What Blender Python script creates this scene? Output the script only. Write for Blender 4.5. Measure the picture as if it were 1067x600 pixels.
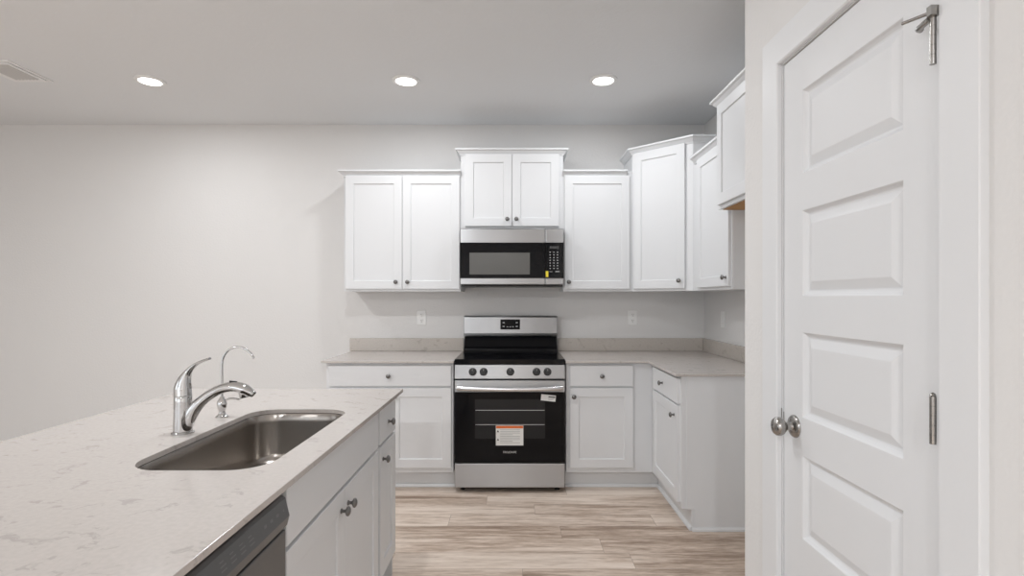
import bpy, bmesh, math, random
from mathutils import Vector, Matrix

for o in list(bpy.data.objects):
    bpy.data.objects.remove(o, do_unlink=True)
S = bpy.context.scene
COL = S.collection
PI = math.pi

# ------------------------------------------------------------------ camera, world, exposure
CAM_H = 1.33
FPX = 560.0
cam_data = bpy.data.cameras.new('camera')
cam_data.sensor_width = 36.0
cam_data.lens = FPX * 36.0 / 1067.0
cam_data.shift_x = -3.5 / 1067.0
cam_data.shift_y = 10.4 / 1067.0
cam_data.clip_start = 0.02
cam = bpy.data.objects.new('camera', cam_data)
COL.objects.link(cam)
cam.location = (0, 0, CAM_H)
cam.rotation_euler = (PI / 2, 0, 0)
S.camera = cam

S.view_settings.view_transform = 'Standard'
S.view_settings.look = 'None'
S.view_settings.gamma = 1.0
S.view_settings.use_curve_mapping = False
S.view_settings.exposure = 0.09

DOWNLIGHT_W = 7.0
ADDED_MID_LIGHT_W = 12.8
ADDED_REAR_LIGHT_W = 50.0
REAR_FILL_W = 28.0
SIDE_FILL_W = 12.0

world = bpy.data.worlds.new('world')
S.world = world
world.use_nodes = True
bgn = world.node_tree.nodes['Background']
bgn.inputs[0].default_value = (0.85, 0.92, 1.0, 1)
bgn.inputs[1].default_value = 1.0

def area_light(name, loc, rot, sx, sy, watts, col):
    l = bpy.data.lights.new(name, 'AREA')
    l.shape = 'RECTANGLE'
    l.size = sx
    l.size_y = sy
    l.energy = watts
    l.color = col
    o = bpy.data.objects.new(name, l)
    COL.objects.link(o)
    o.location = loc
    o.rotation_euler = rot
    return o

# fill lights added outside invented windows, behind and left of the viewpoint
area_light('added_rear_window_fill', (-3.4, -4.72, 1.25), (PI / 2, 0, 0), 3.4, 2.1, REAR_FILL_W, (0.93, 0.965, 1.0))
area_light('added_side_window_fill', (-5.82, -1.2, 1.45), (PI / 2, 0, -PI / 2), 2.4, 1.5, SIDE_FILL_W, (0.93, 0.965, 1.0))

# ------------------------------------------------------------------ materials
def mat(name, col, rough=0.5, metal=0.0, spec=0.5, coat=0.0):
    m = bpy.data.materials.new(name)
    m.use_nodes = True
    b = m.node_tree.nodes['Principled BSDF']
    b.inputs['Base Color'].default_value = (*col, 1)
    b.inputs['Roughness'].default_value = rough
    b.inputs['Metallic'].default_value = metal
    b.inputs['Specular IOR Level'].default_value = spec
    b.inputs['Coat Weight'].default_value = coat
    return m

def nodes_of(m):
    nt = m.node_tree
    return nt, nt.nodes, nt.links, nt.nodes['Principled BSDF']

def obj_coord(nt, scale=(1, 1, 1), use='Object'):
    tc = nt.nodes.new('ShaderNodeTexCoord')
    mp = nt.nodes.new('ShaderNodeMapping')
    mp.inputs['Scale'].default_value = scale
    nt.links.new(tc.outputs[use], mp.inputs['Vector'])
    return mp.outputs['Vector']

def add_bump(m, scale=60, strength=0.2, dist=0.002, detail=3, vscale=(1, 1, 1)):
    nt, N, L, b = nodes_of(m)
    v = obj_coord(nt, vscale)
    n = N.new('ShaderNodeTexNoise')
    n.inputs['Scale'].default_value = scale
    n.inputs['Detail'].default_value = detail
    L.new(v, n.inputs['Vector'])
    bp = N.new('ShaderNodeBump')
    bp.inputs['Strength'].default_value = strength
    bp.inputs['Distance'].default_value = dist
    L.new(n.outputs['Fac'], bp.inputs['Height'])
    L.new(bp.outputs['Normal'], b.inputs['Normal'])

def ramp(N, stops):
    r = N.new('ShaderNodeValToRGB')
    cr = r.color_ramp
    while len(cr.elements) < len(stops):
        cr.elements.new(0.5)
    for e, (p, c) in zip(cr.elements, stops):
        e.position = p
        e.color = (*c, 1)
    return r

M = {}
M['wall'] = mat('greige_wall_paint', (0.765, 0.757, 0.748), 0.75, spec=0.25)
add_bump(M['wall'], 75, 0.35, 0.003, 2)
M['ceiling'] = mat('ceiling_paint', (0.815, 0.83, 0.845), 0.85, spec=0.2)
add_bump(M['ceiling'], 38, 0.45, 0.004, 3)
M['cab'] = mat('white_cabinet_paint', (0.755, 0.765, 0.778), 0.38, spec=0.4)
M['trimw'] = mat('white_trim_paint', (0.77, 0.78, 0.792), 0.42, spec=0.4)
M['doorw'] = mat('white_door_paint', (0.755, 0.765, 0.778), 0.45, spec=0.4)
add_bump(M['doorw'], 30, 0.06, 0.001, 3, (8, 8, 1))
M['woodraw'] = mat('raw_birch_ply', (0.46, 0.23, 0.065), 0.55)
M['pewter'] = mat('dark_pewter', (0.20, 0.195, 0.19), 0.34, metal=0.9)
M['nickel'] = mat('satin_nickel', (0.36, 0.35, 0.335), 0.25, metal=1.0)
M['chrome'] = mat('chrome', (0.60, 0.60, 0.60), 0.05, metal=1.0)
M['steel'] = mat('brushed_stainless', (0.45, 0.457, 0.468), 0.36, metal=1.0)
add_bump(M['steel'], 40, 0.05, 0.0006, 2, (1, 1, 60))
def brushed(m, aniso):
    nt, N, L, b = nodes_of(m)
    t = N.new('ShaderNodeTangent'); t.direction_type = 'RADIAL'; t.axis = 'Z'
    b.inputs['Anisotropic'].default_value = aniso
    b.inputs['Anisotropic Rotation'].default_value = 0.25
    L.new(t.outputs[0], b.inputs['Tangent'])
brushed(M['steel'], 0.85)
M['sinksteel'] = mat('satin_sink_steel', (0.36, 0.335, 0.31), 0.24, metal=1.0)
add_bump(M['sinksteel'], 60, 0.05, 0.0006, 2, (1, 1, 30))
M['blackglass'] = mat('black_glass', (0.006, 0.006, 0.007), 0.05, spec=0.15)
M['ovenglass'] = mat('oven_window_glass', (0.022, 0.022, 0.023), 0.10, spec=0.2)
M['mwglass'] = mat('microwave_window_mesh', (0.10, 0.098, 0.092), 0.22, spec=0.5)
M['blackplast'] = mat('black_plastic', (0.012, 0.012, 0.012), 0.35)
M['darkgap'] = mat('dark_recess', (0.02, 0.02, 0.02), 0.8)  # near-black for slots, and for recess shade put into colour
M['dw'] = mat('slate_dishwasher_steel', (0.16, 0.163, 0.166), 0.36, metal=0.65)
add_bump(M['dw'], 50, 0.04, 0.0005, 2, (1, 1, 40))
M['dwtext'] = mat('dishwasher_legend', (0.20, 0.20, 0.20), 0.5)
M['steelhi'] = mat('polished_stainless', (0.66, 0.665, 0.675), 0.26, metal=1.0)
M['ring'] = mat('burner_marking', (0.045, 0.045, 0.047), 0.2)
M['plate'] = mat('white_plastic', (0.85, 0.85, 0.84), 0.35)
M['paper'] = mat('sticker_paper', (0.80, 0.80, 0.78), 0.55)
M['orange'] = mat('sticker_orange', (0.75, 0.16, 0.03), 0.55)
M['ink'] = mat('sticker_ink', (0.10, 0.10, 0.10), 0.6)
M['inkgrey'] = mat('sticker_grey_ink', (0.42, 0.42, 0.42), 0.6)
M['yellow'] = mat('yellow_sticker', (0.85, 0.68, 0.04), 0.5)
M['legend'] = mat('pale_legend', (0.50, 0.50, 0.50), 0.5)
M['logo'] = mat('silver_logo', (0.62, 0.62, 0.62), 0.3, metal=0.6)
M['ventwhite'] = mat('white_vent_frame', (0.88, 0.88, 0.88), 0.4)
M['ventshade'] = mat('shade_grey_louvre', (0.62, 0.61, 0.60), 0.5)  # greyed to put the louvres' shade into their colour

# quartz: warm cream with fine grey-brown flecks and short veins
def quartz(name, base, dark):
    m = mat(name, base, 0.16, spec=0.45)
    nt, N, L, b = nodes_of(m)
    v = obj_coord(nt)
    warp = N.new('ShaderNodeTexNoise'); warp.inputs['Scale'].default_value = 7; warp.inputs['Detail'].default_value = 4
    L.new(v, warp.inputs['Vector'])
    mixv = N.new('ShaderNodeMixRGB'); mixv.blend_type = 'ADD'; mixv.inputs[0].default_value = 0.25
    L.new(v, mixv.inputs[1]); L.new(warp.outputs['Color'], mixv.inputs[2])
    mp = N.new('ShaderNodeMapping'); mp.inputs['Scale'].default_value = (12, 28, 16)
    L.new(mixv.outputs[0], mp.inputs['Vector'])
    n1 = N.new('ShaderNodeTexNoise'); n1.inputs['Scale'].default_value = 1.0; n1.inputs['Detail'].default_value = 6; n1.inputs['Roughness'].default_value = 0.62
    L.new(mp.outputs[0], n1.inputs['Vector'])
    r1 = ramp(N, [(0.0, (0, 0, 0)), (0.585, (0, 0, 0)), (0.645, (1, 1, 1)), (1.0, (1, 1, 1))])
    L.new(n1.outputs['Fac'], r1.inputs[0])
    n2 = N.new('ShaderNodeTexNoise'); n2.inputs['Scale'].default_value = 90; n2.inputs['Detail'].default_value = 3
    L.new(v, n2.inputs['Vector'])
    r2 = ramp(N, [(0.35, tuple(c * 0.965 for c in base)), (0.65, tuple(min(1, c * 1.03) for c in base))])
    L.new(n2.outputs['Fac'], r2.inputs[0])
    mul = N.new('ShaderNodeMath'); mul.operation = 'MULTIPLY'; mul.inputs[1].default_value = 0.36
    L.new(r1.outputs[0], mul.inputs[0])
    mx = N.new('ShaderNodeMixRGB')
    L.new(mul.outputs[0], mx.inputs[0]); L.new(r2.outputs[0], mx.inputs[1]); mx.inputs[2].default_value = (*dark, 1)
    L.new(mx.outputs[0], b.inputs['Base Color'])
    return m
M['quartz'] = quartz('cream_quartz', (0.555, 0.515, 0.487), (0.29, 0.262, 0.242))
M['splash'] = quartz('cream_quartz_upright', (0.56, 0.515, 0.47), (0.33, 0.285, 0.25))

# vinyl planks running along X, every row with its own stagger
def planks():
    m = mat('oak_look_planks', (0.5, 0.4, 0.33), 0.45, spec=0.35)
    nt, N, L, b = nodes_of(m)
    v = obj_coord(nt)
    W_, H_ = 1.22, 0.165
    def mth(op, a, c=None):
        n = N.new('ShaderNodeMath'); n.operation = op
        for k, q in enumerate((a, c)):
            if q is None: continue
            if isinstance(q, (int, float)): n.inputs[k].default_value = q
            else: L.new(q, n.inputs[k])
        return n.outputs[0]
    def wn(a, c=0.0):
        cb = N.new('ShaderNodeCombineXYZ')
        for k, q in enumerate((a, c)):
            if isinstance(q, (int, float)): cb.inputs[k].default_value = q
            else: L.new(q, cb.inputs[k])
        n = N.new('ShaderNodeTexWhiteNoise'); n.noise_dimensions = '2D'
        L.new(cb.outputs[0], n.inputs['Vector'])
        return n.outputs['Value']
    sx = N.new('ShaderNodeSeparateXYZ'); L.new(v, sx.inputs[0])
    yr = mth('DIVIDE', sx.outputs['Y'], H_)
    row = mth('FLOOR', yr)
    xr = mth('ADD', mth('DIVIDE', sx.outputs['X'], W_), mth('MULTIPLY', wn(row, 3.0), 7.0))
    col = mth('FLOOR', xr)
    rnd = wn(row, col)
    fx = mth('FRACT', xr); fy = mth('FRACT', yr)
    # seam mask
    ex = mth('MULTIPLY', mth('MINIMUM', fx, mth('SUBTRACT', 1.0, fx)), W_)
    ey = mth('MULTIPLY', mth('MINIMUM', fy, mth('SUBTRACT', 1.0, fy)), H_)
    seam = mth('LESS_THAN', mth('MINIMUM', ex, ey), 0.0011)
    # grain coordinates, shifted on each plank
    cb = N.new('ShaderNodeCombineXYZ')
    L.new(mth('ADD', sx.outputs['X'], mth('MULTIPLY', rnd, 31.0)), cb.inputs[0])
    L.new(mth('ADD', sx.outputs['Y'], mth('MULTIPLY', rnd, 17.0)), cb.inputs[1])
    def noise(sc, detail, rough, dist=0.0):
        mp = N.new('ShaderNodeMapping'); mp.inputs['Scale'].default_value = (*sc, 1)
        L.new(cb.outputs[0], mp.inputs['Vector'])
        n = N.new('ShaderNodeTexNoise'); n.inputs['Scale'].default_value = 1.0
        n.inputs['Detail'].default_value = detail; n.inputs['Roughness'].default_value = rough; n.inputs['Distortion'].default_value = dist
        L.new(mp.outputs[0], n.inputs['Vector'])
        return n.outputs['Fac']
    big = noise((1.3, 9.0), 5, 0.6, 0.4)
    mid = noise((3.2, 42.0), 6, 0.65, 0.2)
    fine = noise((16.0, 210.0), 3, 0.6)
    mix = mth('ADD', mth('ADD', mth('MULTIPLY', big, 0.40), mth('MULTIPLY', mid, 0.34)), mth('ADD', mth('MULTIPLY', fine, 0.20), mth("MULTIPLY", mth("SUBTRACT", rnd, 0.12), 0.13)))
    rp = ramp(N, [(0.40, (0.29, 0.21, 0.158)), (0.475, (0.50, 0.39, 0.31)), (0.535, (0.68, 0.565, 0.475)), (0.62, (0.82, 0.71, 0.615))])
    L.new(mix, rp.inputs[0])
    sm = N.new('ShaderNodeMixRGB'); sm.inputs[2].default_value = (0.26, 0.20, 0.165, 1)
    L.new(mth('MULTIPLY', seam, 0.75), sm.inputs[0]); L.new(rp.outputs[0], sm.inputs[1])
    L.new(sm.outputs[0], b.inputs['Base Color'])
    bp = N.new('ShaderNodeBump'); bp.inputs['Strength'].default_value = 0.12; bp.inputs['Distance'].default_value = 0.001
    L.new(fine, bp.inputs['Height']); L.new(bp.outputs[0], b.inputs['Normal'])
    return m
M['floor'] = planks()

def emit(name, col, strength):
    m = bpy.data.materials.new(name); m.use_nodes = True
    nt = m.node_tree; nt.nodes.clear()
    e = nt.nodes.new('ShaderNodeEmission'); o = nt.nodes.new('ShaderNodeOutputMaterial')
    e.inputs[0].default_value = (*col, 1); e.inputs[1].default_value = strength
    nt.links.new(e.outputs[0], o.inputs[0])
    return m
M['lens'] = emit('lamp_lens', (1.0, 0.98, 0.95), 6.0)

def pane_mat():
    m = bpy.data.materials.new('window_pane'); m.use_nodes = True
    nt = m.node_tree; nt.nodes.clear()
    t = nt.nodes.new('ShaderNodeBsdfTransparent'); g = nt.nodes.new('ShaderNodeBsdfGlossy')
    g.inputs['Roughness'].default_value = 0.02
    mx = nt.nodes.new('ShaderNodeMixShader'); mx.inputs[0].default_value = 0.06
    o = nt.nodes.new('ShaderNodeOutputMaterial')
    nt.links.new(t.outputs[0], mx.inputs[1]); nt.links.new(g.outputs[0], mx.inputs[2]); nt.links.new(mx.outputs[0], o.inputs[0])
    return m
M['pane'] = pane_mat()

# ------------------------------------------------------------------ mesh helpers
class MB:
    def __init__(self):
        self.bm = bmesh.new()
    def quad(self, pts):
        return self.bm.faces.new([self.bm.verts.new(p) for p in pts])
    def box(self, x0, x1, y0, y1, z0, z1):
        v = [self.bm.verts.new(p) for p in ((x0, y0, z0), (x1, y0, z0), (x1, y1, z0), (x0, y1, z0), (x0, y0, z1), (x1, y0, z1), (x1, y1, z1), (x0, y1, z1))]
        for f in ((0, 3, 2, 1), (4, 5, 6, 7), (0, 1, 5, 4), (1, 2, 6, 5), (2, 3, 7, 6), (3, 0, 4, 7)):
            self.bm.faces.new([v[i] for i in f])
        return self
    def loops(self, rings, close=True, cap0=True, cap1=True):
        R = [[self.bm.verts.new(p) for p in r] for r in rings]
        n = len(R[0])
        for a, b in zip(R[:-1], R[1:]):
            for i in range(n if close else n - 1):
                j = (i + 1) % n
                self.bm.faces.new((a[i], a[j], b[j], b[i]))
        if cap0: self.bm.faces.new(R[0][::-1])
        if cap1: self.bm.faces.new(R[-1])
        return self
    def lathe(self, prof, seg=24, mtx=None, cap=True):
        mtx = mtx or Matrix()
        rings = [[mtx @ Vector((r * math.cos(2 * PI * k / seg), r * math.sin(2 * PI * k / seg), z)) for k in range(seg)] for r, z in prof]
        return self.loops(rings, cap0=cap, cap1=cap)
    def tube(self, pts, radii, seg=14, flat=1.0, up=Vector((0, 1, 0)), sub=6):
        P = [Vector(p) for p in pts]
        if not hasattr(radii, '__len__'): radii = [radii] * len(P)
        F = [flat] * len(P) if not hasattr(flat, '__len__') else flat
        Q, RR, FF = [], [], []
        for i in range(len(P) - 1):
            p0, p1, p2, p3 = P[max(i - 1, 0)], P[i], P[i + 1], P[min(i + 2, len(P) - 1)]
            for k in range(sub):
                t = k / sub
                Q.append(0.5 * ((2 * p1) + (p2 - p0) * t + (2 * p0 - 5 * p1 + 4 * p2 - p3) * t * t + (3 * p1 - p0 - 3 * p2 + p3) * t ** 3))
                RR.append(radii[i] * (1 - t) + radii[i + 1] * t); FF.append(F[i] * (1 - t) + F[i + 1] * t)
        Q.append(P[-1]); RR.append(radii[-1]); FF.append(F[-1])
        rings = []
        for i, q in enumerate(Q):
            d = (Q[min(i + 1, len(Q) - 1)] - Q[max(i - 1, 0)]).normalized()
            a = up - d * up.dot(d)
            if a.length < 1e-4: a = Vector((1, 0, 0)) - d * d.x
            a.normalize(); b = d.cross(a)
            rings.append([q + a * (RR[i] * math.cos(2 * PI * k / seg)) + b * (RR[i] * FF[i] * math.sin(2 * PI * k / seg)) for k in range(seg)])
        return self.loops(rings)
    def prism(self, poly, z0, z1):
        return self.loops([[(x, y, z0) for x, y in poly], [(x, y, z1) for x, y in poly]])
    def sweep(self, path, prof):
        """prof (out, z) swept along an open 2-D path; outside = right of the direction of travel"""
        n = len(path); rings = []
        P = [Vector(p) for p in path]
        nr = lambda a, b: Vector(((b - a).y, -(b - a).x)).normalized()
        for i in range(n):
            if i == 0: o = nr(P[0], P[1])
            elif i == n - 1: o = nr(P[-2], P[-1])
            else:
                a, b = nr(P[i - 1], P[i]), nr(P[i], P[i + 1])
                o = (a + b) / (1 + a.dot(b))
            rings.append([(P[i].x + o.x * u, P[i].y + o.y * u, z) for u, z in prof])
        return self.loops(rings)
    def mesh(self, name, m, smooth=False):
        bm = self.bm
        bmesh.ops.recalc_face_normals(bm, faces=bm.faces)
        me = bpy.data.meshes.new(name)
        bm.to_mesh(me); bm.free()
        for mm in (m if isinstance(m, (list, tuple)) else [m]):
            me.materials.append(mm)
        if smooth:
            for p in me.polygons: p.use_smooth = True
            try: me.set_sharp_from_angle(angle=math.radians(38))
            except Exception: pass
        return me

def put(name, mb, m, parent=None, smooth=False, bevel=0.0, seg=2, loc=None):
    me = mb.mesh(name, m, smooth) if isinstance(mb, MB) else mb
    o = bpy.data.objects.new(name, me)
    COL.objects.link(o)
    if parent: o.parent = parent
    if loc is not None: o.location = loc
    if bevel:
        b = o.modifiers.new('bevel', 'BEVEL'); b.width = bevel; b.segments = seg; b.limit_method = 'ANGLE'; b.angle_limit = math.radians(40)
        b.harden_normals = False
    return o

def tag(o, label=None, cat=None, group=None, kind=None):
    if label: o['label'] = label
    if cat: o['category'] = cat
    if group: o['group'] = group
    if kind: o['kind'] = kind
    return o

def thing(name, loc, rz=0.0, label=None, cat=None, group=None):
    o = bpy.data.objects.new(name, None)
    o.empty_display_size = 0.1
    COL.objects.link(o)
    o.location = loc; o.rotation_euler = (0, 0, rz)
    return tag(o, label, cat, group)

def struct(name, mb, m, parent=None, **k):
    o = put(name, mb, m, parent, **k)
    if not parent: o['kind'] = 'structure'
    return o

def text_mesh(body, size, m, width=None):
    c = bpy.data.curves.new('lettering', 'FONT')
    c.body = body; c.size = size; c.extrude = 0.0002; c.align_x = 'CENTER'; c.align_y = 'CENTER'
    o = bpy.data.objects.new('lettering', c); COL.objects.link(o)
    bpy.context.view_layer.update()
    me = bpy.data.meshes.new_from_object(o.evaluated_get(bpy.context.evaluated_depsgraph_get()))
    bpy.data.objects.remove(o, do_unlink=True)
    xs = [v.co.x for v in me.vertices]
    if width:
        k = width / (max(xs) - min(xs))
        for v in me.vertices: v.co.x *= k
    me.transform(Matrix.Rotation(PI / 2, 4, 'X'))     # stands in XZ, reads from -Y
    me.materials.clear(); me.materials.append(m)
    return me

# ------------------------------------------------------------------ key distances
YW = 4.375        # back wall
XR = 1.54         # right wall
XL = -5.5         # left wall
YF = -4.5         # wall behind the viewpoint
ZC = 2.739        # ceiling
XP = 0.812        # pantry wall face
YP = 1.90         # end of the pantry wall
ZT = 0.900        # worktop surface
TS = 0.016        # slab thickness
ZB = ZT - TS      # cabinet tops

# ------------------------------------------------------------------ room
struct('floor', MB().box(XL - .12, XR + .12, YF - .12, YW + .12, -0.08, 0.0), M['floor'])
struct('ceiling', MB().box(XL - .12, XR + .12, YF - .12, YW + .12, ZC, ZC + 0.1), M['ceiling'])
struct('wall_back', MB().box(XL - .12, XR + .12, YW, YW + .12, 0, ZC), M['wall'])
struct('wall_right', MB().box(XR, XR + .12, YF, YW, 0, ZC), M['wall'])
# left wall with an added window opening y -2.5..0.1, z 0.7..2.2
w = MB(); X0, X1 = XL - .12, XL
w.box(X0, X1, YF, -2.5, 0, ZC); w.box(X0, X1, 0.1, YW, 0, ZC); w.box(X0, X1, -2.5, 0.1, 0, 0.7); w.box(X0, X1, -2.5, 0.1, 2.2, ZC)
struct('wall_left', w, M['wall'])
# front wall (behind the viewpoint) with an added wide opening
w = MB()
w.box(XL, -5.2, YF - .12, YF, 0, ZC); w.box(-1.6, XR, YF - .12, YF, 0, ZC); w.box(-5.2, -1.6, YF - .12, YF, 2.4, ZC); w.box(-5.2, -1.6, YF - .12, YF, 0, 0.06)
struct('wall_front', w, M['wall'])
def window(name, horiz, a0, a1, c, z0, z1, n):
    """frame ring with n lights; horiz: spans X at y=c, otherwise spans Y at x=c"""
    fr, pn = MB(), MB()
    def bx(mb, p0, p1, q0, q1, t):
        if horiz: mb.box(p0, p1, c - t, c + t, q0, q1)
        else: mb.box(c - t, c + t, p0, p1, q0, q1)
    bx(fr, a0, a1, z0, z0 + .05, .04); bx(fr, a0, a1, z1 - .05, z1, .04)
    for k in range(n + 1):
        p = a0 + (a1 - a0 - .05) * k / n
        bx(fr, p, p + .05, z0 + .05, z1 - .05, .04)
    for k in range(n):
        p = a0 + (a1 - a0 - .05) * k / n
        bx(pn, p + .05, a0 + (a1 - a0 - .05) * (k + 1) / n, z0 + .05, z1 - .05, .003)
    f = struct(name, fr, M['trimw'])
    put('window_pane', pn, M['pane'], f)
window('added_window_1', True, -5.2, -1.6, YF - .06, 0.06, 2.4, 3)  # unseen window, added as the opening for the rear fill light
window('added_window_2', False, -2.5, 0.1, XL - .06, 0.7, 2.2, 2)  # unseen window, added as the opening for the side fill light

# pantry wall with the door opening
DY0, DY1, DZ = 1.021, 1.633, 2.035       # door leaf
J = 0.018
w = MB(); xa, xb = XP, XP + .115
w.box(xa, xb, YF, DY0 - J, 0, ZC); w.box(xa, xb, DY1 + J, YP, 0, ZC); w.box(xa, xb, DY0 - J, DY1 + J, DZ + J, ZC)
w.box(xb, XR, YP - .115, YP, 0, ZC)
struct('wall_pantry', w, M['wall'])

# baseboards
bbp = lambda: [(0, 0), (0.013, 0), (0.013, 0.075), (0.008, 0.088), (0, 0.09)]
struct('baseboard_back', MB().sweep([(XL, YW), (-1.34, YW)], bbp()), M['trimw'])
struct('baseboard_left', MB().sweep([(XL, YF), (XL, YW - .014)], bbp()), M['trimw'])
struct('baseboard_pantry', MB().sweep([(XR, YP), (XP, YP), (XP, DY1 + J + .10)][::-1], [(-u, z) for u, z in bbp()]), M['trimw'])

# door jamb + casing (trim_1)
XC = 0.796
jm = MB()
jm.box(XP + .0005, XP + .115, DY0 - J, DY0 - .003, 0, DZ + .003)
jm.box(XP + .0005, XP + .115, DY1 + .003, DY1 + J, 0, DZ + .003)
jm.box(XP + .0005, XP + .115, DY0 - J, DY1 + J, DZ + .003, DZ + J)
jm.box(XP + .045, XP + .058, DY0 - .003, DY0 + .012, 0, DZ); jm.box(XP + .045, XP + .058, DY1 - .012, DY1 + .003, 0, DZ)
struct('trim_2', jm, M['trimw'])
ca = MB()
CW = 0.094
path = [(DY0 - .006, 0.0), (DY0 - .006, DZ + .006), (DY1 + .006, DZ + .006), (DY1 + .006, 0.0)]
prof = [(0, 0), (0, 0.0115), (0.004, 0.0150), (CW - .0025, 0.0165), (CW, 0.0145), (CW, 0)]
rings = []
P = [Vector(p) for p in path]
for i, p in enumerate(P):
    if i in (0, 3): o = Vector((-1 if i == 0 else 1, 0))
    else: o = Vector((-1 if i == 1 else 1, 1))
    rings.append([(XP - t, p.x + o.x * u, p.y + o.y * u) for u, t in prof])
ca.loops(rings)
struct('trim_1', ca, M['trimw'])

# five-panel door leaf: face looks toward -X
XD = 0.817
def door_leaf():
    mb = MB(); bm = mb.bm
    PL, PR = 1.132, 1.530
    zs = [(1.922, 1.684), (1.579, 1.335), (1.232, 0.990), (0.882, 0.645), (0.540, 0.300)]
    q = lambda y0, y1, z0, z1: mb.quad([(XD, y0, z0), (XD, y1, z0), (XD, y1, z1), (XD, y0, z1)])
    z_lo, z_hi = 0.010, DZ
    q(DY0, PL, z_lo, z_hi); q(PR, DY1, z_lo, z_hi)
    prev = z_hi
    for zt, zb in zs:
        q(PL, PR, zt, prev); prev = zb
    q(PL, PR, z_lo, prev)
    ins = [(0, 0), (0.002, 0.0015), (0.005, 0.0065), (0.010, 0.0115), (0.014, 0.013), (0.017, 0.013), (0.040, 0.0035), (0.0425, 0.003)]
    for zt, zb in zs:
        rings = [[(XD + d, PL + i, zb + i), (XD + d, PR - i, zb + i), (XD + d, PR - i, zt - i), (XD + d, PL + i, zt - i)] for i, d in ins]
        mb.loops(rings, cap0=False)
    xb = XD + .035
    c = [(DY0, z_lo), (DY1, z_lo), (DY1, z_hi), (DY0, z_hi)]
    mb.quad([(xb, *p) for p in c])
    for i in range(4):
        a, b = c[i], c[(i + 1) % 4]
        mb.quad([(XD, *a), (XD, *b), (xb, *b), (xb, *a)])
    bmesh.ops.remove_doubles(bm, verts=bm.verts, dist=1e-5)
    return mb
door = struct('door_1', door_leaf(), M['doorw'])
# knob: rosette, neck, ball, pointing -X
kz, ky = 0.955, DY1 - .062
toX = lambda x, y, z: Matrix.Translation((x, y, z)) @ Matrix.Rotation(-PI / 2, 4, 'Y')
kn = put('knob', MB().lathe([(0.0, 0.026), (0.012, 0.026), (0.0135, 0.028), (0.018, 0.0315), (0.0245, 0.038), (0.0275, 0.046), (0.0265, 0.054), (0.021, 0.061), (0.012, 0.0645), (0.001, 0.0655)], 32, toX(XD, ky, kz)), M['nickel'], door, smooth=True)
put('rosette', MB().lathe([(0.033, 0.0), (0.033, 0.003), (0.030, 0.007), (0.022, 0.0095), (0.013, 0.011), (0.011, 0.014), (0.0115, 0.027)], 32, toX(XD, ky, kz)), M['nickel'], kn, smooth=True)
put('latch_plate', MB().box(XD - .0012, XD + .02, DY1 - .0006, DY1 + .0022, kz - .03, kz + .03), M['nickel'], door)
put('strike_plate', MB().box(XP - .0016, XP + .0004, DY1 + .0035, DY1 + .0105, kz - .028, kz + .040), M['nickel'], door)
for i, hz in enumerate((1.820, 1.097, 0.22)):
    hb = MB()
    for k in range(5):
        z0 = hz - .045 + k * .0182
        hb.lathe([(0.0056, z0), (0.0056, z0 + .0178)], 16, Matrix.Translation((XC - .0005, DY0 + .003, 0)))
    hb.lathe([(0.003, hz + .044), (0.0058, hz + .047), (0.004, hz + .051), (0.001, hz + .053)], 16, Matrix.Translation((XC - .0005, DY0 + .003, 0)))
    hb.box(XD - .006, XD - .0005, DY0 + .001, DY0 + .006, hz - .045, hz + .045)
    h = put('hinge', hb, M['nickel'], door, smooth=True)
# hinge-pin stop on the top hinge
hs = MB()
HZ = 1.820 + .045
hs.box(XC - .012, XC + .006, DY0 - .008, DY0 + .004, HZ, HZ + .018)
hs.tube([(XC - .004, DY0 + .004, HZ + .009), (XC - .030, DY0 + .044, HZ + .008)], 0.0032, 10, sub=2)
hs.tube([(XC - .006, DY0 + .004, HZ - .004), (XC - .003, DY0 + .034, HZ - .006), (XC + .004, DY0 + .040, HZ - .005)], [0.006, 0.006, 0.007], 10, sub=3)
put('hinge_stop', hs, M['nickel'], door, smooth=True)

# ------------------------------------------------------------------ cabinet builders (local: x right, y into the cabinet, z up)
ST, DT = 0.060, 0.019       # shaker stile, door thickness
def shaker(w, h, stile=ST, rail=ST, rec=0.008):
    """door leaf, lower-left corner at origin, front at y=-DT, back at y=0"""
    mb = MB(); e = 0.0018
    rect = lambda i, k, y: [(i, y, k), (w - i, y, k), (w - i, y, h - k), (i, y, h - k)]
    mb.loops([rect(0, 0, 0), rect(0, 0, -DT + e), rect(e, e, -DT), rect(stile, rail, -DT), rect(stile + .0025, rail + .0025, -DT + .0015), rect(stile + .004, rail + .004, -DT + rec)])
    return mb
def slab(w, h):
    mb = MB(); e = 0.0018
    rect = lambda i, y: [(i, y, i), (w - i, y, i), (w - i, y, h - i), (i, y, h - i)]
    mb.loops([rect(0, 0), rect(0, -DT + e), rect(e, -DT)])
    return mb
_knob = None
def add_knob(parent, x, z):
    global _knob
    if _knob is None:
        m4 = Matrix.Rotation(PI / 2, 4, 'X')
        _knob = MB().lathe([(0.0085, 0.0), (0.0085, 0.002), (0.0055, 0.005), (0.005, 0.012), (0.008, 0.016), (0.0145, 0.019), (0.0158, 0.0225), (0.0145, 0.026), (0.009, 0.0295), (0.001, 0.031)], 20, m4).mesh('knob', M['pewter'], True)
    return put('knob', _knob, None, parent, loc=(x, -DT, z))
def leaf(parent, x0, x1, z0, z1, knob=None, kind='door'):
    d = put(kind, shaker(x1 - x0, z1 - z0) if kind == 'door' else slab(x1 - x0, z1 - z0), M['cab'], parent, loc=(x0, 0, z0))
    if knob: add_knob(d, knob[0] - x0, knob[1] - z0)
    return d
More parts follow.
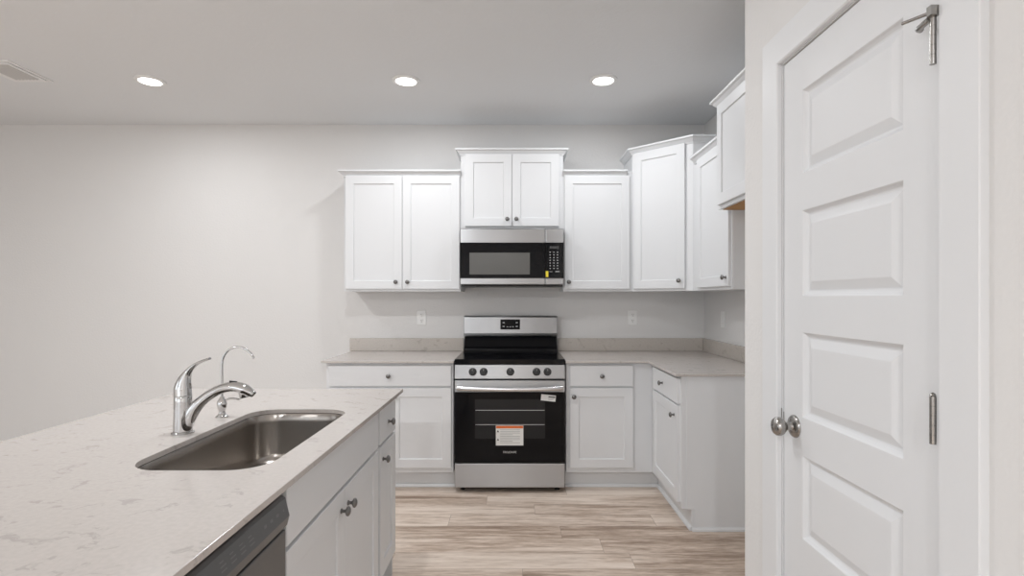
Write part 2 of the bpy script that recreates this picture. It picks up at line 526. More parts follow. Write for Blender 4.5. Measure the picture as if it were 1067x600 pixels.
def shell(w, d, z0, z1, y0=0.019, top=True, x0=0.0):
    t = 0.016; mb = MB()
    mb.box(x0, x0 + t, y0, d, z0, z1); mb.box(w - t, w, y0, d, z0, z1)
    mb.box(x0 + t, w - t, d - t, d, z0, z1); mb.box(x0 + t, w - t, y0, d - t, z0, z0 + t)
    if top: mb.box(x0 + t, w - t, y0, d - t, z1 - t, z1)
    return mb
CROWN = [(0, 0.0), (0.006, 0.0), (0.008, 0.009), (0.018, 0.020), (0.026, 0.030), (0.034, 0.034), (0.038, 0.036), (0.038, 0.048), (0, 0.048)]
def crown(path, z):
    return MB().sweep(path, [(u, z + v) for u, v in CROWN])

TOE = 0.125
DRZ0, DRZ1, DOZ0, DOZ1 = 0.7226, 0.866, 0.160, 0.711   # drawer fronts and doors, heights above the floor

def base_cab(name, loc, rz, w, d, label, fronts, face=None, toe=0.075, cat='base cabinet', shoe=True, toe_x=None):
    t = thing(name, loc, rz, label, cat)
    f0, f1 = face or (0.0, w)
    put('carcass', shell(w, d, TOE, ZB, top=False), M['cab'], t)
    fm = MB().box(f0, f1, 0, 0.0189, TOE, ZB)
    put('face_frame', fm, M['cab'], t, bevel=0.001)
    f0, f1 = toe_x or (f0, f1)
    tk = MB().box(f0, f1, toe, toe + .014, 0.001, TOE - .0005)
    put('toe_kick', tk, M['cab'], t)
    if shoe:
        put('shoe_moulding', MB().sweep([(f0, toe), (f1, toe)], [(0, 0.001), (0.012, 0.001), (0.012, 0.012), (0.006, 0.020), (0, 0.022)]), M['trimw'], t)
    for kind, x0, x1, z0, z1, kn in fronts:
        leaf(t, x0, x1, z0, z1, kn, kind)
    return t

def wall_cab(name, loc, rz, w, d, h, label, doors, crown_path, zdoor=(0.012, None), reveal=0.006):
    """loc z = underside; doors: (x0, x1, knob_x)"""
    t = thing(name, loc, rz, label, 'wall cabinet')
    put('carcass', shell(w, d, 0.0, h), M['cab'], t)
    put('face_frame', MB().box(0, w, 0, 0.0189, 0, h), M['cab'], t, bevel=0.001)
    z0, z1 = zdoor
    for x0, x1, kx in doors:
        leaf(t, x0, x1, z0, z1, (kx, z0 + .052))
    if crown_path:
        put('crown_moulding', crown(crown_path, h - .042), M['cab'], t)
    return t

YU = YW - .305 - .0005     # wall-cabinet face frames on the back wall
ZU = 1.38                  # their undersides
HU = 2.288 - ZU            # low cabinets
HT = 2.45 - ZU             # tall corner
DU = 0.3045
XU0 = -1.297
# left pair
wl = 0.884
wall_cab('wall_cabinet', (XU0, YU, ZU), 0, wl, DU, HU, 'white two-door wall cabinet left of the microwave',
         [(0.016, 0.4425, 0.398), (0.4455, 0.876, 0.486)], [(0, DU), (0, 0), (wl, 0)], (0.018, HU - .035))
# above the microwave
ZM = 1.855
xm0 = XU0 + wl + .0005; wm = 0.774
hm = 2.450 - ZM
wall_cab('wall_cabinet', (xm0, YU, ZM), 0, wm, DU, hm, 'short white two-door wall cabinet directly above the microwave',
         [(0.034, 0.3855, 0.352), (0.3885, 0.742, 0.420)], [(0, DU), (0, 0), (wm, 0), (wm, DU)], (0.016, hm - .035))
# right single
xs0 = xm0 + wm + .0005; XK = 0.885; ws = XK - .0005 - xs0
wall_cab('wall_cabinet', (xs0, YU, ZU), 0, ws, DU, HU, 'white single-door wall cabinet right of the microwave, knob at lower left',
         [(0.010, ws - .022, 0.040)], [(0, 0), (ws - .042, 0)], (0.018, HU - .035))
# diagonal corner cabinet
YK = 3.735; XUR = XR - .305
ck = thing('corner_wall_cabinet', (XK, YU, ZU), 0, 'tall white diagonal corner wall cabinet with a single angled door', 'wall cabinet')
dx, dy = XUR - XK, YK - YU
ln = math.hypot(dx, dy); ang = math.atan2(dy, dx)
u = Vector((dx, dy)).normalized(); nin = Vector((-u.y, u.x))     # into the cabinet
fl = [(0, 0), (dx, dy), (XR - XK - .001, dy), (XR - XK - .001, DU), (0, DU)]
put('carcass', MB().prism([(0 + nin.x * .019 + 0.0, nin.y * .019 + 0.0), (dx + nin.x * .019, dy + nin.y * .019 + 0.0), (XR - XK - .001, dy + .019 * 0 + .0135), (XR - XK - .001, DU), (0.0138, DU)], 0, HT), M['cab'], ck)
fd = thing('face_frame', (0, 0, 0)); bpy.data.objects.remove(fd, do_unlink=True)
ff = put('face_frame', MB().box(0, ln, 0, 0.0188, 0, HT), M['cab'], ck, bevel=0.001)
ff.rotation_euler = (0, 0, ang)
put('side_panel', MB().box(dx, XR - XK - .001, dy, dy + .013, 0, HT), M['cab'], ck)
put('side_panel', MB().box(0, 0.0135, 0.0, DU, 0, HT), M['cab'], ck)
dl = put('door', shaker(ln - .076, HT - .055), M['cab'], ck)
dl.rotation_euler = (0, 0, ang); dl.location = (u.x * .022 , u.y * .022, 0.018)
add_knob(dl, ln - .076 - .036, 0.055)
put('crown_moulding', crown([(0, DU), (0, 0), (dx, dy), (XR - XK - .001, dy)], HT - .042), M['cab'], ck)
# right wall, low single
wr = YK - .0005 - 3.06
wall_cab('wall_cabinet', (XUR, YK - .0005, ZU), -PI / 2, wr, DU - .0005, HU, 'white single-door wall cabinet on the right wall beside the corner cabinet',
         [(0.130, wr - .012, wr - .046)], [(0.040, 0), (wr, 0)], (0.018, HU - .035))
# over the refrigerator space
XF = 1.157; wf = 3.0595 - YP - .004; df = XR - XF - .001; ZF = 1.832; hf = 2.448 - ZF
fc = wall_cab('wall_cabinet', (XF, 3.0595, ZF), -PI / 2, wf, df, hf, 'deep white wall cabinet above the empty refrigerator space, raw wood underside',
         [(0.022, wf / 2 - .0015, wf / 2 - .035), (wf / 2 + .0015, wf - .022, wf / 2 + .035)], [(0, df), (0, 0), (wf, 0)], (0.020, hf - .035))
put('underside_panel', MB().box(0.016, wf - .016, 0.0195, df - .002, -.004, -.0003), M['woodraw'], fc)['label'] = 'raw amber wood underside'

# ------------------------------------------------------------------ base cabinets
YB = 3.715                      # face-frame plane of the back run
DB = YW - YB - .001
XRG0, XRG1 = -0.4155, 0.3395    # range
wbl = -0.428 - (-1.306)
base_cab('base_cabinet', (-1.306, YB, 0), 0, wbl, DB, 'white base cabinet with one wide drawer over two doors, left of the range',
         [('drawer_front', 0.022, 0.864, DRZ0, DRZ1, (0.436, 0.794)),
          ('door', 0.022, 0.4415, DOZ0, DOZ1, (0.405, 0.655)), ('door', 0.4445, 0.864, DOZ0, DOZ1, (0.481, 0.655))])
XB = 0.948                      # face-frame plane of the right leg
xbr = 0.350
wbr = XB - .0005 - xbr
base_cab('base_cabinet', (xbr, YB, 0), 0, wbr, DB, 'white base cabinet with a drawer over one door, right of the range',
         [('drawer_front', 0.026, 0.461, DRZ0, DRZ1, (0.244, 0.794)), ('door', 0.026, 0.461, DOZ0, DOZ1, (0.052, 0.652))], toe_x=(0.0, wbr))
YE = 3.07
wrl = YW - .001 - YE
fx0 = YW - .001 - YB + .0005
rl = base_cab('base_cabinet', (XB, YW - .001, 0), -PI / 2, wrl, XR - XB - .001, 'white base cabinet on the right wall with drawer, door and bare end panel',
         [('drawer_front', fx0 + .075, wrl - .018, DRZ0, DRZ1, (fx0 + .32, 0.794)), ('door', fx0 + .075, wrl - .018, DOZ0, DOZ1, (wrl - .075, 0.648))],
         face=(fx0, wrl), toe=0.058, toe_x=(fx0 - .0745, wrl))
put('toe_kick', MB().box(fx0 - .089, fx0 - .075, 0.0, .058, 0.001, TOE - .0005), M['cab'], rl)
put('shoe_moulding', MB().sweep([(fx0 - .075, -.0), (fx0 - .075, .047)], [(0, 0.001), (0.012, 0.001), (0.012, 0.012), (0.006, 0.020), (0, 0.022)]), M['trimw'], rl)
ep = MB()
pts = [(0.030, TOE), (0.030, ZB), (XR - XB - .001, ZB), (XR - XB - .001, 0.001), (0.0705, 0.001), (0.0705, TOE)]
ep.loops([[(wrl + .0003, y, z) for y, z in pts], [(wrl + .005, y, z) for y, z in pts]])
put('end_panel', ep, M['cab'], rl)
put('shoe_moulding', MB().sweep([(wrl + .0055, 0.060), (wrl + .0055, XR - XB - .001)], [(0, 0.001), (0.010, 0.001), (0.010, 0.012), (0.005, 0.020), (0, 0.022)]), M['trimw'], rl)

# ------------------------------------------------------------------ worktops and upstands
YC = 3.672
o = put('worktop', MB().box(-1.330, -0.4205, YC, YW - .0005, ZB + .0003, ZT), M['quartz'], bevel=0.0025)
tag(o, 'cream quartz worktop left of the range, over the wide drawer', 'worktop')
o = put('worktop', MB().prism([(0.3445, YC), (0.908, YC), (0.908, 3.046), (XR - .0005, 3.046), (XR - .0005, YW - .0005), (0.3445, YW - .0005)], ZB + .0003, ZT), M['quartz'], bevel=0.0025)
tag(o, 'L-shaped cream quartz worktop turning the corner right of the range', 'worktop')
ZS = 1.004
o = put('backsplash', MB().box(-1.342, XRG0 - .005, YW - .0205, YW - .0005, ZT + .0004, ZS), M['splash'], bevel=0.0015)
tag(o, 'low quartz upstand on the back wall left of the range', 'backsplash')
o = put('backsplash', MB().box(XRG1 + .005, XR - .021, YW - .0205, YW - .0005, ZT + .0004, ZS), M['splash'], bevel=0.0015)
tag(o, 'low quartz upstand on the back wall right of the range', 'backsplash')
o = put('backsplash', MB().box(XR - .0205, XR - .0005, 3.046, YW - .001, ZT + .0004, ZS), M['splash'], bevel=0.0015)
tag(o, 'low quartz upstand on the right-hand wall beyond the pantry', 'backsplash')

# ------------------------------------------------------------------ island
XI = -0.575                      # face-frame plane, fronts look toward +X
DI = 0.60
YI0, YI1, YI2 = 1.303, 2.200, 2.507
Y_END = 0.50
def island_cab(y0, y1, label, fronts):
    return base_cab('island_cabinet', (XI, y0, 0), PI / 2, y1 - y0 - .0005, DI, label, fronts)
ws_ = YI1 - YI0
island_cab(YI0, YI1, 'white island sink cabinet with a plain false front over two doors', [
    ('drawer_front', 0.006, ws_ - .022, DRZ0, DRZ1, None),
    ('door', 0.006, 0.4455, DOZ0, DOZ1, (0.412, 0.650)), ('door', 0.4485, ws_ - .022, DOZ0, DOZ1, (0.482, 0.650))])
wn = YI2 - YI1
ni = island_cab(YI1, YI2, 'narrow white island cabinet with a drawer over one door, at the far end', [
    ('drawer_front', 0.018, wn - .014, DRZ0, DRZ1, (wn / 2, 0.790)), ('door', 0.018, wn - .014, DOZ0, DOZ1, (0.056, 0.655))])
put('end_panel', MB().box(wn, wn + .005, 0.0, DI, 0.001, ZB), M['cab'], ni)
o = put('island_back_panel', MB().box(XI - DI - .014, XI - DI - .001, Y_END, YI2 + .005, 0.001, ZB), M['cab'])
tag(o, 'white panel closing the seating side of the island', 'panel')
o = put('island_end_panel', MB().box(XI - DI, XI, Y_END, 0.695, 0.001, ZB), M['cab'])
tag(o, 'white filler cabinet side at the near end of the island', 'panel')

# island top with the sink cut-out
SX0, SX1, SY0, SY1, SR = -0.995, -0.634, 1.342, 2.080, 0.095
def rrect(x0, x1, y0, y1, r, n=10):
    out = []
    for cx, cy, a in ((x1 - r, y0 + r, -PI / 2), (x1 - r, y1 - r, 0), (x0 + r, y1 - r, PI / 2), (x0 + r, y0 + r, PI)):
        out += [(cx + r * math.cos(a + PI / 2 * k / n), cy + r * math.sin(a + PI / 2 * k / n)) for k in range(n + 1)]
    return out
def island_top():
    mb = MB(); bm = mb.bm
    outer = [(-0.531, Y_END - .02), (-0.531, 2.545), (-1.543, 2.545), (-1.543, Y_END - .02)]
    hole = rrect(SX0, SX1, SY0, SY1, SR)
    edges = []
    for lp in (outer, hole):
        vs = [bm.verts.new((x, y, ZT)) for x, y in lp]
        edges += [bm.edges.new((vs[i], vs[(i + 1) % len(vs)])) for i in range(len(vs))]
    bmesh.ops.triangle_fill(bm, use_beauty=True, use_dissolve=False, edges=edges)
    ext = bmesh.ops.extrude_face_region(bm, geom=list(bm.faces))
    bmesh.ops.translate(bm, vec=(0, 0, -(TS - .0003)), verts=[v for v in ext['geom'] if isinstance(v, bmesh.types.BMVert)])
    return mb
o = put('worktop', island_top(), M['quartz'], bevel=0.0013)
tag(o, 'large cream quartz island worktop with the sink cut into it', 'worktop')

# undermount sink
sk = thing('sink', ((SX0 + SX1) / 2, (SY0 + SY1) / 2, ZB - .20), 0, 'satin stainless undermount single-bowl sink set into the island worktop', 'sink')
cx, cy, zb = sk.location
def rr(g, r, z): return [(x - cx, y - cy, z - zb) for x, y in rrect(SX0 - g, SX1 + g, SY0 - g, SY1 + g, r)]
zt = ZB - .0005
rings = [rr(0.020, .11, zt), rr(-.003, .092, zt), rr(-.005, .09, zt - .003), rr(-.008, .088, zt - .03), rr(-.012, .085, zt - .150), rr(-.018, .08, zt - .168), rr(-.030, .07, zt - .180), rr(-.045, .06, zt - .184), rr(-.14, .03, zt - .188)]
put('bowl', MB().loops(rings, cap0=False, cap1=True), M['sinksteel'], sk, smooth=True)
put('drain', MB().lathe([(0.057, zt - .1875 - zb), (0.055, zt - .1845 - zb), (0.042, zt - .186 - zb), (0.038, zt - .1878 - zb)], 28), M['chrome'], sk, smooth=True)

# kitchen faucet (spout toward +X)
fa = thing('kitchen_faucet', (-1.061, 1.715, ZT), 0, 'chrome single-lever kitchen faucet with a low arched spout over the sink', 'faucet')
put('base_ring', MB().lathe([(0.033, 0.0004), (0.033, 0.003), (0.030, 0.006), (0.026, 0.0065)], 32), M['chrome'], fa, smooth=True)
put('body', MB().lathe([(0.0275, 0.0066), (0.0275, 0.02), (0.0262, 0.06), (0.0258, 0.10), (0.026, 0.118), (0.0245, 0.120)], 32), M['chrome'], fa, smooth=True)
put('lever', MB().tube([(0, 0, 0.1202), (0.000, 0, 0.145), (0.006, 0, 0.172), (0.022, 0, 0.200), (0.048, 0, 0.222), (0.086, 0, 0.237)],
                       [0.0262, 0.0255, 0.0205, 0.0140, 0.0115, 0.0085], 20, [1.0, 1.0, 0.9, 0.6, 0.42, 0.45]), M['chrome'], fa, smooth=True)
sp = put('spout', MB().tube([(0.012, 0, 0.030), (0.034, 0, 0.072), (0.068, 0, 0.108), (0.115, 0, 0.137), (0.160, 0, 0.147), (0.198, 0, 0.139), (0.226, 0, 0.122)],
                       [0.018, 0.0185, 0.0165, 0.0165, 0.019, 0.020, 0.012], 20, [1.25, 1.1, 1.0, .9, .85, .85, .8]), M['chrome'], fa, smooth=True)
put('spray_nozzle', MB().lathe([(0.013, -.022), (0.0145, -.020), (0.015, 0.0), (0.013, 0.012)], 24, Matrix.Translation((0.193, 0, 0.134)) @ Matrix.Rotation(-.18, 4, 'Y')), M['chrome'], sp, smooth=True)
put('spray_button', MB().tube([(0.150, 0, 0.1645), (0.172, 0, 0.1625)], [0.005, 0.004], 10, .5, sub=2), M['blackplast'], sp, smooth=True)

# filtered-water tap
ft = thing('water_filter_tap', (-1.061, 1.944, ZT), 0, 'slim chrome gooseneck filtered-water tap behind the main faucet', 'faucet')
put('base', MB().lathe([(0.022, 0.0004), (0.022, 0.003), (0.015, 0.007), (0.011, 0.013), (0.010, 0.022), (0.0145, 0.032), (0.0165, 0.045), (0.0150, 0.058), (0.0095, 0.066), (0.006, 0.075)], 24), M['chrome'], ft, smooth=True)
put('gooseneck', MB().tube([(0, 0, 0.075), (0, 0, 0.13), (0.0, 0, 0.190), (0.007, 0, 0.220), (0.026, 0, 0.243), (0.055, 0, 0.2525), (0.083, 0, 0.246), (0.104, 0, 0.229), (0.116, 0, 0.211)], 0.0042, 12), M['chrome'], ft, smooth=True)
put('lever', MB().tube([(0.010, 0, 0.056), (0.026, 0, 0.066), (0.046, 0, 0.066), (0.064, 0, 0.062)], [0.0055, 0.005, 0.006, 0.0045], 12, .7), M['chrome'], ft, smooth=True)

# dishwasher (local: x right along +Y world, y into the island)
YD0 = 0.697; wd = YI0 - .002 - YD0
dw = thing('dishwasher', (XI, YD0, 0), PI / 2, 'dark slate-grey dishwasher under the island beside the sink cabinet', 'dishwasher')
put('tub', MB().box(0.004, wd - .004, 0.022, DI - .02, 0.11, 0.868), M['blackplast'], dw)
put('door', MB().box(0.002, wd - .002, -.020, 0.0215, 0.118, 0.772), M['dw'], dw, bevel=0.003)
cp = MB()
prof = [(0.021, 0.776), (-.012, 0.776), (-.024, 0.782), (-.030, 0.806), (-.020, 0.848), (-.012, 0.855), (0.021, 0.855)]
cp.loops([[(0.002, y, z) for y, z in prof], [(wd - .002, y, z) for y, z in prof]])
cpo = put('control_panel', cp, M['dw'], dw, bevel=0.002)
def on_panel(x0, x1, f0, f1):
    a, b = Vector((-.030, 0.806)), Vector((-.020, 0.848)); n = Vector((-(b - a).y, (b - a).x)).normalized() * .0006
    if n.x > 0: n = -n
    p, q = a.lerp(b, f0) + n, a.lerp(b, f1) + n
    k = MB(); k.quad([(x0, *p), (x1, *p), (x1, *q), (x0, *q)])
    put('button_mark', k, M['dwtext'], cpo)
for k in range(4):
    for f in (.25, .45, .65):
        on_panel(wd - .300 + k * .036, wd - .300 + k * .036 + (.020 if f < .5 else .014), f, f + .06)
for k in range(3):
    on_panel(wd - .125 + k * .030, wd - .125 + k * .030 + .012, .42, .58)
on_panel(wd - .030, wd - .024, .42, .54)
put('handle_pocket', MB().box(wd * .18, wd * .60, -.0207, -.0200, 0.735, 0.7715), M['blackplast'], dw)
put('toe_panel', MB().box(0.004, wd - .004, 0.050, 0.064, 0.001, 0.109), M['blackplast'], dw)

# ------------------------------------------------------------------ range
wr_ = XRG1 - XRG0
rg = thing('range', (XRG0, 3.700, 0), 0, 'freestanding stainless electric range with black glass cooktop and oven door', 'range')
RD = YW - .025 - 3.700
put('body', MB().box(0.003, wr_ - .003, 0.0, RD, 0.035, 0.876), M['blackplast'], rg)
for x in (0.05, wr_ - .05):
    for y in (0.04, RD - .06):
        put('foot', MB().lathe([(0.018, 0.0005), (0.020, 0.004), (0.010, 0.010), (0.010, 0.0345)], 16, Matrix.Translation((x, y, 0))), M['blackplast'], rg, smooth=True)
# storage drawer
put('drawer', MB().box(0.001, wr_ - .001, -.036, -.0005, 0.036, 0.203), M['steel'], rg, bevel=0.006, seg=3)
# oven door
od = put('oven_door', MB().box(0.001, wr_ - .001, -.038, -.0005, 0.207, 0.768), M['steel'], rg, bevel=0.004)
put('glass_panel', MB().box(0.0025, wr_ - .0025, -.0415, -.0382, 0.2085, 0.690), M['blackglass'], od, bevel=0.001)
put('oven_window', MB().box(0.140, 0.618, -.0421, -.0416, 0.373, 0.641), M['ovenglass'], od)
rk = MB()
for z in (0.566, 0.468):
    rk.box(0.144, 0.614, -.0427, -.0422, z - .0018, z + .0018)
put('oven_rack', rk, M['legend'], od)
hd = MB()
hx0, hx1 = 0.020, wr_ - .020
hd.tube([(hx0, -.074, 0.722), (hx0 + .10, -.082, 0.717), (wr_ / 2, -.086, 0.714), (hx1 - .10, -.082, 0.717), (hx1, -.074, 0.722)], [0.0155] * 5, 16, .8, up=Vector((0, 0, 1)))
for x in (hx0 + .012, hx1 - .012):
    hd.box(x - .014, x + .014, -.070, -.0385, 0.708, 0.736)
put('handle', hd, M['steelhi'], od, smooth=True)
# labels on the oven door
st = put('warning_label', MB().box(0.283, 0.470, -.0435, -.0428, 0.327, 0.462), M['paper'], od)
st['label'] = 'white paper label with an orange header'
put('orange_band', MB().box(0.285, 0.468, -.0438, -.0436, 0.443, 0.460), M['orange'], st)
ln_ = MB()
for k in range(9):
    z = 0.434 - k * .011
    ln_.box(0.312, 0.312 + (0.135 if k not in (3, 7) else 0.085), -.0438, -.0436, z - .0024, z + .001)
put('printed_lines', ln_, M['inkgrey'], st)
for z in (0.425, 0.368):
    mk = MB()
    mk.loops([[(0.289, y, z - .008), (0.305, y, z - .008), (0.297, y, z + .008)] for y in (-.0436, -.0438)])
    put('warning_triangle', mk, M['ink'], st)
s2 = put('barcode_label', MB().box(-.050, .050, -.0004, .0004, -.021, .021), M['paper'], od, loc=(0.640, -.0434, 0.650))
s2.rotation_euler = (0, math.radians(6), 0)
l2 = MB(); l2.box(0.000, .046, -.0008, -.0005, .004, .013)
put('printed_text', l2, M['ink'], s2)
l2 = MB(); l2.box(0.000, .040, -.0008, -.0005, -.004, -.001); l2.box(0.000, .034, -.0008, -.0005, -.012, -.009)
put('printed_lines', l2, M['inkgrey'], s2)
put('brand_lettering', text_mesh('FRIGIDAIRE', 0.020, M['logo'], 0.090), None, od, loc=(wr_ / 2, -.0418, 0.280))
# control panel, knobs, cooktop
cpn = MB()
prof = [(0.0, 0.778), (-.034, 0.778), (-.036, 0.782), (-.024, 0.872), (-.020, 0.876), (0.0, 0.876)]
cpn.loops([[(0.001, y, z) for y, z in prof], [(wr_ - .001, y, z) for y, z in prof]])
put('control_panel', cpn, M['steel'], rg, bevel=0.0015)
put('vent_slot', MB().box(0.13, wr_ - .13, -.030, -.0005, 0.7695, 0.7765), M['darkgap'], rg)
mk4 = lambda x, z: Matrix.Translation((x, -.030, z)) @ Matrix.Rotation(PI / 2 - .13, 4, 'X')
for x in (0.124, 0.199, 0.381, 0.560, 0.635):
    kb = put('control_knob', MB().lathe([(0.027, 0.0005), (0.027, 0.004), (0.0225, 0.007), (0.021, 0.024), (0.019, 0.026), (0.001, 0.0262)], 28, mk4(x, 0.826)), M['blackplast'], rg, smooth=True)
    mm = Matrix.Translation((x, -.030, 0.826)) @ Matrix.Rotation(-.13, 4, 'X')
    pb = MB(); pb.box(-.005, .005, -.032, -.0255, -.0205, .0205); pb.bm.transform(mm)
    gp = put('grip', pb, M['blackplast'], kb)
    pb = MB(); pb.box(-.001, .001, -.0326, -.0321, .006, .019); pb.bm.transform(mm)
    put('pointer_mark', pb, M['legend'], kb)
put('cooktop', MB().box(0.0, wr_, -.028, 0.535, 0.8765, 0.912), M['blackglass'], rg, bevel=0.004, seg=3)
for x, y, r in ((0.20, 0.13, .105), (0.56, 0.13, .085), (0.20, 0.39, .075), (0.56, 0.39, .105)):
    bt = MB()
    bt.loops([[(x + q * math.cos(2 * PI * k / 48), y + q * math.sin(2 * PI * k / 48), z) for k in range(48)] for q, z in ((r, .9122), (r, .9124), (r - .002, .9124), (r - .002, .9122))], cap0=False, cap1=False)
    put('burner_ring', bt, M['ring'], rg)
# backguard: black glass lower part, stainless upper console
bg = MB()
prof = [(0.5355, 0.877), (0.520, 0.913), (0.522, 0.925), (0.556, 0.945), (0.586, 1.000), (0.598, 1.022), (0.625, 1.022), (0.625, 0.877)]
bg.loops([[(0.010, y, z) for y, z in prof], [(wr_ - .010, y, z) for y, z in prof]])
put('backguard', bg, M['blackglass'], rg)
bc = MB()
prof = [(0.596, 1.024), (0.575, 1.030), (0.568, 1.050), (0.578, 1.176), (0.590, 1.188), (0.648, 1.188), (0.648, 1.024)]
bc.loops([[(0.006, y, z) for y, z in prof], [(wr_ - .006, y, z) for y, z in prof]])
bco = put('console', bc, M['steel'], rg, bevel=0.003)
dsp = MB(); dsp.box(-.078, .078, -.0012, .0002, -.040, .040)
dso = put('display', dsp, M['blackglass'], bco, loc=(wr_ / 2 - .003, 0.5722, 1.120))
dso.rotation_euler = (-.079, 0, 0)
for x, z, hw, hh in [(sx * .052, z, .008, .004) for sx in (-1, 1) for z in (.014, -.016)] + [(x, -.019, .006, .003) for x in (-.022, 0.0, .022)]:
    put('button_mark', MB().box(x - hw, x + hw, -.0018, -.0013, z - hh, z + hh), M['legend'], dso)

# ------------------------------------------------------------------ microwave
mw = thing('microwave', (xm0 + .005, 3.975, 1.415), 0, 'stainless and black over-the-range microwave hung under the short cabinet', 'microwave')
wm_ = 0.764; MH = 1.835 - 1.415; MD = YW - .002 - 3.975
put('body', MB().box(0.006, wm_ - .006, 0.016, MD, 0.0, MH + .006), M['blackplast'], mw)
put('recess_shade_strip', MB().box(0.030, wm_ - .030, 0.10, MD, MH + .0065, MH + .0185), M['darkgap'], mw)  # dark strip: shade of the recess above the microwave, put into colour
xd = 0.628
z0, z1, z2, z3 = 0.014, 0.060, 0.323, MH + .004
for nm, a, b in (('door', 0.0, xd - .0008), ('control_side', xd + .0008, wm_)):
    d = put(nm, MB().box(a, b, -.018, 0.0155, z0, z3), M['steel'], mw, bevel=0.005, seg=3)
    g = put('glass_panel', MB().box(a + .0005, b - .0005, -.0205, -.0182, z1, z2), M['blackglass'], d)
    if nm == 'door':
        put('window', MB().box(0.070, 0.514, -.0212, -.0206, 0.088, 0.248), M['mwglass'], g)
    else:
        kp = MB()
        for r in range(7):
            for c in range(3):
                x = xd + .036 + c * .027; z = 0.252 - r * .020
                kp.box(x - .0045, x + .0045, -.0209, -.0206, z - .0028, z + .0028)
        kp.box(xd + .030, xd + .052, -.0209, -.0206, 0.107, 0.110); kp.box(xd + .074, xd + .104, -.0209, -.0206, 0.107, 0.112)
        put('keypad_legend', kp, M['legend'], g)
        put('display', MB().box(xd + .032, xd + .098, -.0209, -.0206, 0.278, 0.296), mat('dim_display', (0.05, 0.05, 0.052), 0.2), g)
        sy = put('yellow_sticker', MB().box(xd + .003, xd + .022, -.0212, -.0206, 0.070, 0.113), M['yellow'], g)
        sy['label'] = 'small yellow sticker'
put('vent_grille', MB().box(0.030, wm_ - .030, -.004, 0.0155, 0.002, 0.0135), M['darkgap'], mw)

# ------------------------------------------------------------------ outlets and switch
def wallplate(name, loc, rz, label, cat, switch=False):
    t = thing(name, loc, rz, label, cat)
    put('cover_plate', MB().box(-.037, .037, -.006, -.0004, -.060, .060), M['plate'], t, bevel=0.003)
    if switch:
        r = put('rocker', MB().box(-.0165, .0165, -.0105, -.0065, -.033, .033), M['plate'], t, bevel=0.002)
    else:
        for z in (.024, -.024):
            r = put('socket', MB().lathe([(0.0165, 0.0062), (0.0165, 0.0085), (0.015, 0.009), (0.001, 0.009)], 20, Matrix.Translation((0, 0, z)) @ Matrix.Rotation(PI / 2, 4, 'X')), M['plate'], t, smooth=True)
            s = MB()
            s.box(-.0075, -.0055, -.0094, -.0091, z - .001, z + .008); s.box(.0055, .0075, -.0094, -.0091, z - .001, z + .008); s.box(-.002, .002, -.0094, -.0091, z - .010, z - .006)
            put('slot', s, M['darkgap'], r)
    return t
wallplate('wall_outlet', (-0.763, YW, 1.169), 0, 'white duplex outlet above the worktop left of the range', 'outlet')
wallplate('wall_outlet', (0.953, YW, 1.169), 0, 'white duplex outlet above the worktop right of the range', 'outlet')
wallplate('light_switch', (XR, 3.98, 1.169), -PI / 2, 'white wall switch on the right-hand wall above the upstand', 'switch', True)

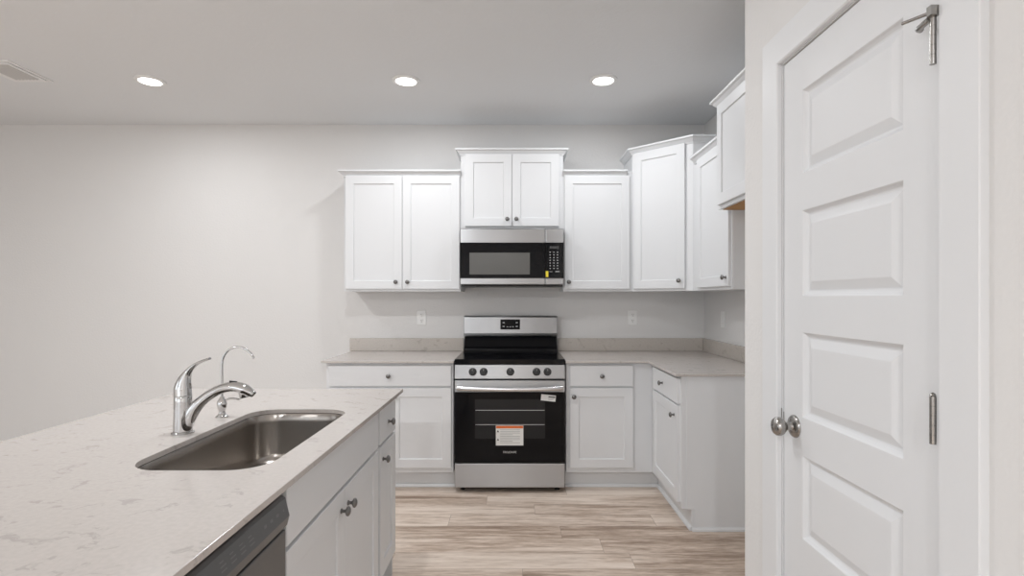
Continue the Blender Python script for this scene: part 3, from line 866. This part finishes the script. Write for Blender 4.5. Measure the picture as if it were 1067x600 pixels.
# ------------------------------------------------------------------ ceiling fixtures
def downlight(x, y, label, watts=DOWNLIGHT_W):
    t = thing('recessed_light', (x, y, ZC), 0, label, 'ceiling light', 'recessed ceiling lights')
    put('trim_ring', MB().loops([[(r * math.cos(2 * PI * k / 40), r * math.sin(2 * PI * k / 40), z) for k in range(40)] for r, z in ((.090, -.0005), (.088, -.008), (.074, -.013), (.066, -.010), (.066, -.0005))], cap0=False, cap1=False), M['plate'], t, smooth=True)
    put('lens', MB().lathe([(.0655, -.0015), (.0655, -.009), (.05, -.0105), (.001, -.011)], 32), M['lens'], t, smooth=True)
    l = bpy.data.lights.new('lamp', 'AREA'); l.shape = 'DISK'; l.size = 0.125; l.energy = watts; l.color = (0.96, 0.98, 1.0)
    lo = bpy.data.objects.new('lamp', l); COL.objects.link(lo); lo.parent = t; lo.location = (0, 0, -.0135)
    return t
downlight(-2.365, 3.48, 'round recessed ceiling light over the bare wall at left')
downlight(-0.708, 3.48, 'round recessed ceiling light in the middle, left of the range')
downlight(0.568, 3.47, 'round recessed ceiling light nearest the right-hand cabinets')
for x in (-2.365, -0.708):  # unseen lamps, added to lift the base cabinets and floor
    downlight(x, 2.0, 'added out-of-view recessed ceiling light above the island', ADDED_MID_LIGHT_W)
for x in (-4.0, -2.2, -0.4):  # unseen lamps, added for broad fill toward the kitchen
    downlight(x, -2.4, 'added out-of-view recessed ceiling light at the back of the room', ADDED_REAR_LIGHT_W)

vt = thing('air_vent', (-3.124, 3.335, ZC), 0, 'white louvred air supply grille in the ceiling at far left', 'air vent')
vf = MB()
a, b, c, d = .124, .157, .079, .112
def ring(mb, p0, q0, p1, q1, z):
    rr_ = [[(sx * p, sy * q, h) for sx, sy in ((-1, -1), (1, -1), (1, 1), (-1, 1))] for p, q, h in ((p0, q0, -.0005), (p0, q0, z + .001), (p0 - .002, q0 - .002, z), (p1 + .002, q1 + .002, z), (p1, q1, z + .001), (p1, q1, -.0005))]
    mb.loops(rr_, cap0=False, cap1=False)
ring(vf, a, b, a - .020, b - .020, -.007)
put('frame', vf, M['ventwhite'], vt)
vi = MB()
ring(vi, a - .025, b - .025, c, d, -.012)
put('inner_frame', vi, M['ventwhite'], vt)
put('backing', MB().box(-a + .004, a - .004, -b + .004, b - .004, -.0014, -.0006), M['darkgap'], vt)
for k in range(7):
    x = -c + .013 + k * (2 * c - .026) / 6
    lv = MB(); lv.loops([[(x + .010, y, -.003), (x + .008, y, -.003), (x - .010, y, -.012), (x - .008, y, -.012)] for y in (-d, d)])
    put('louvre', lv, M['ventshade'], vt)
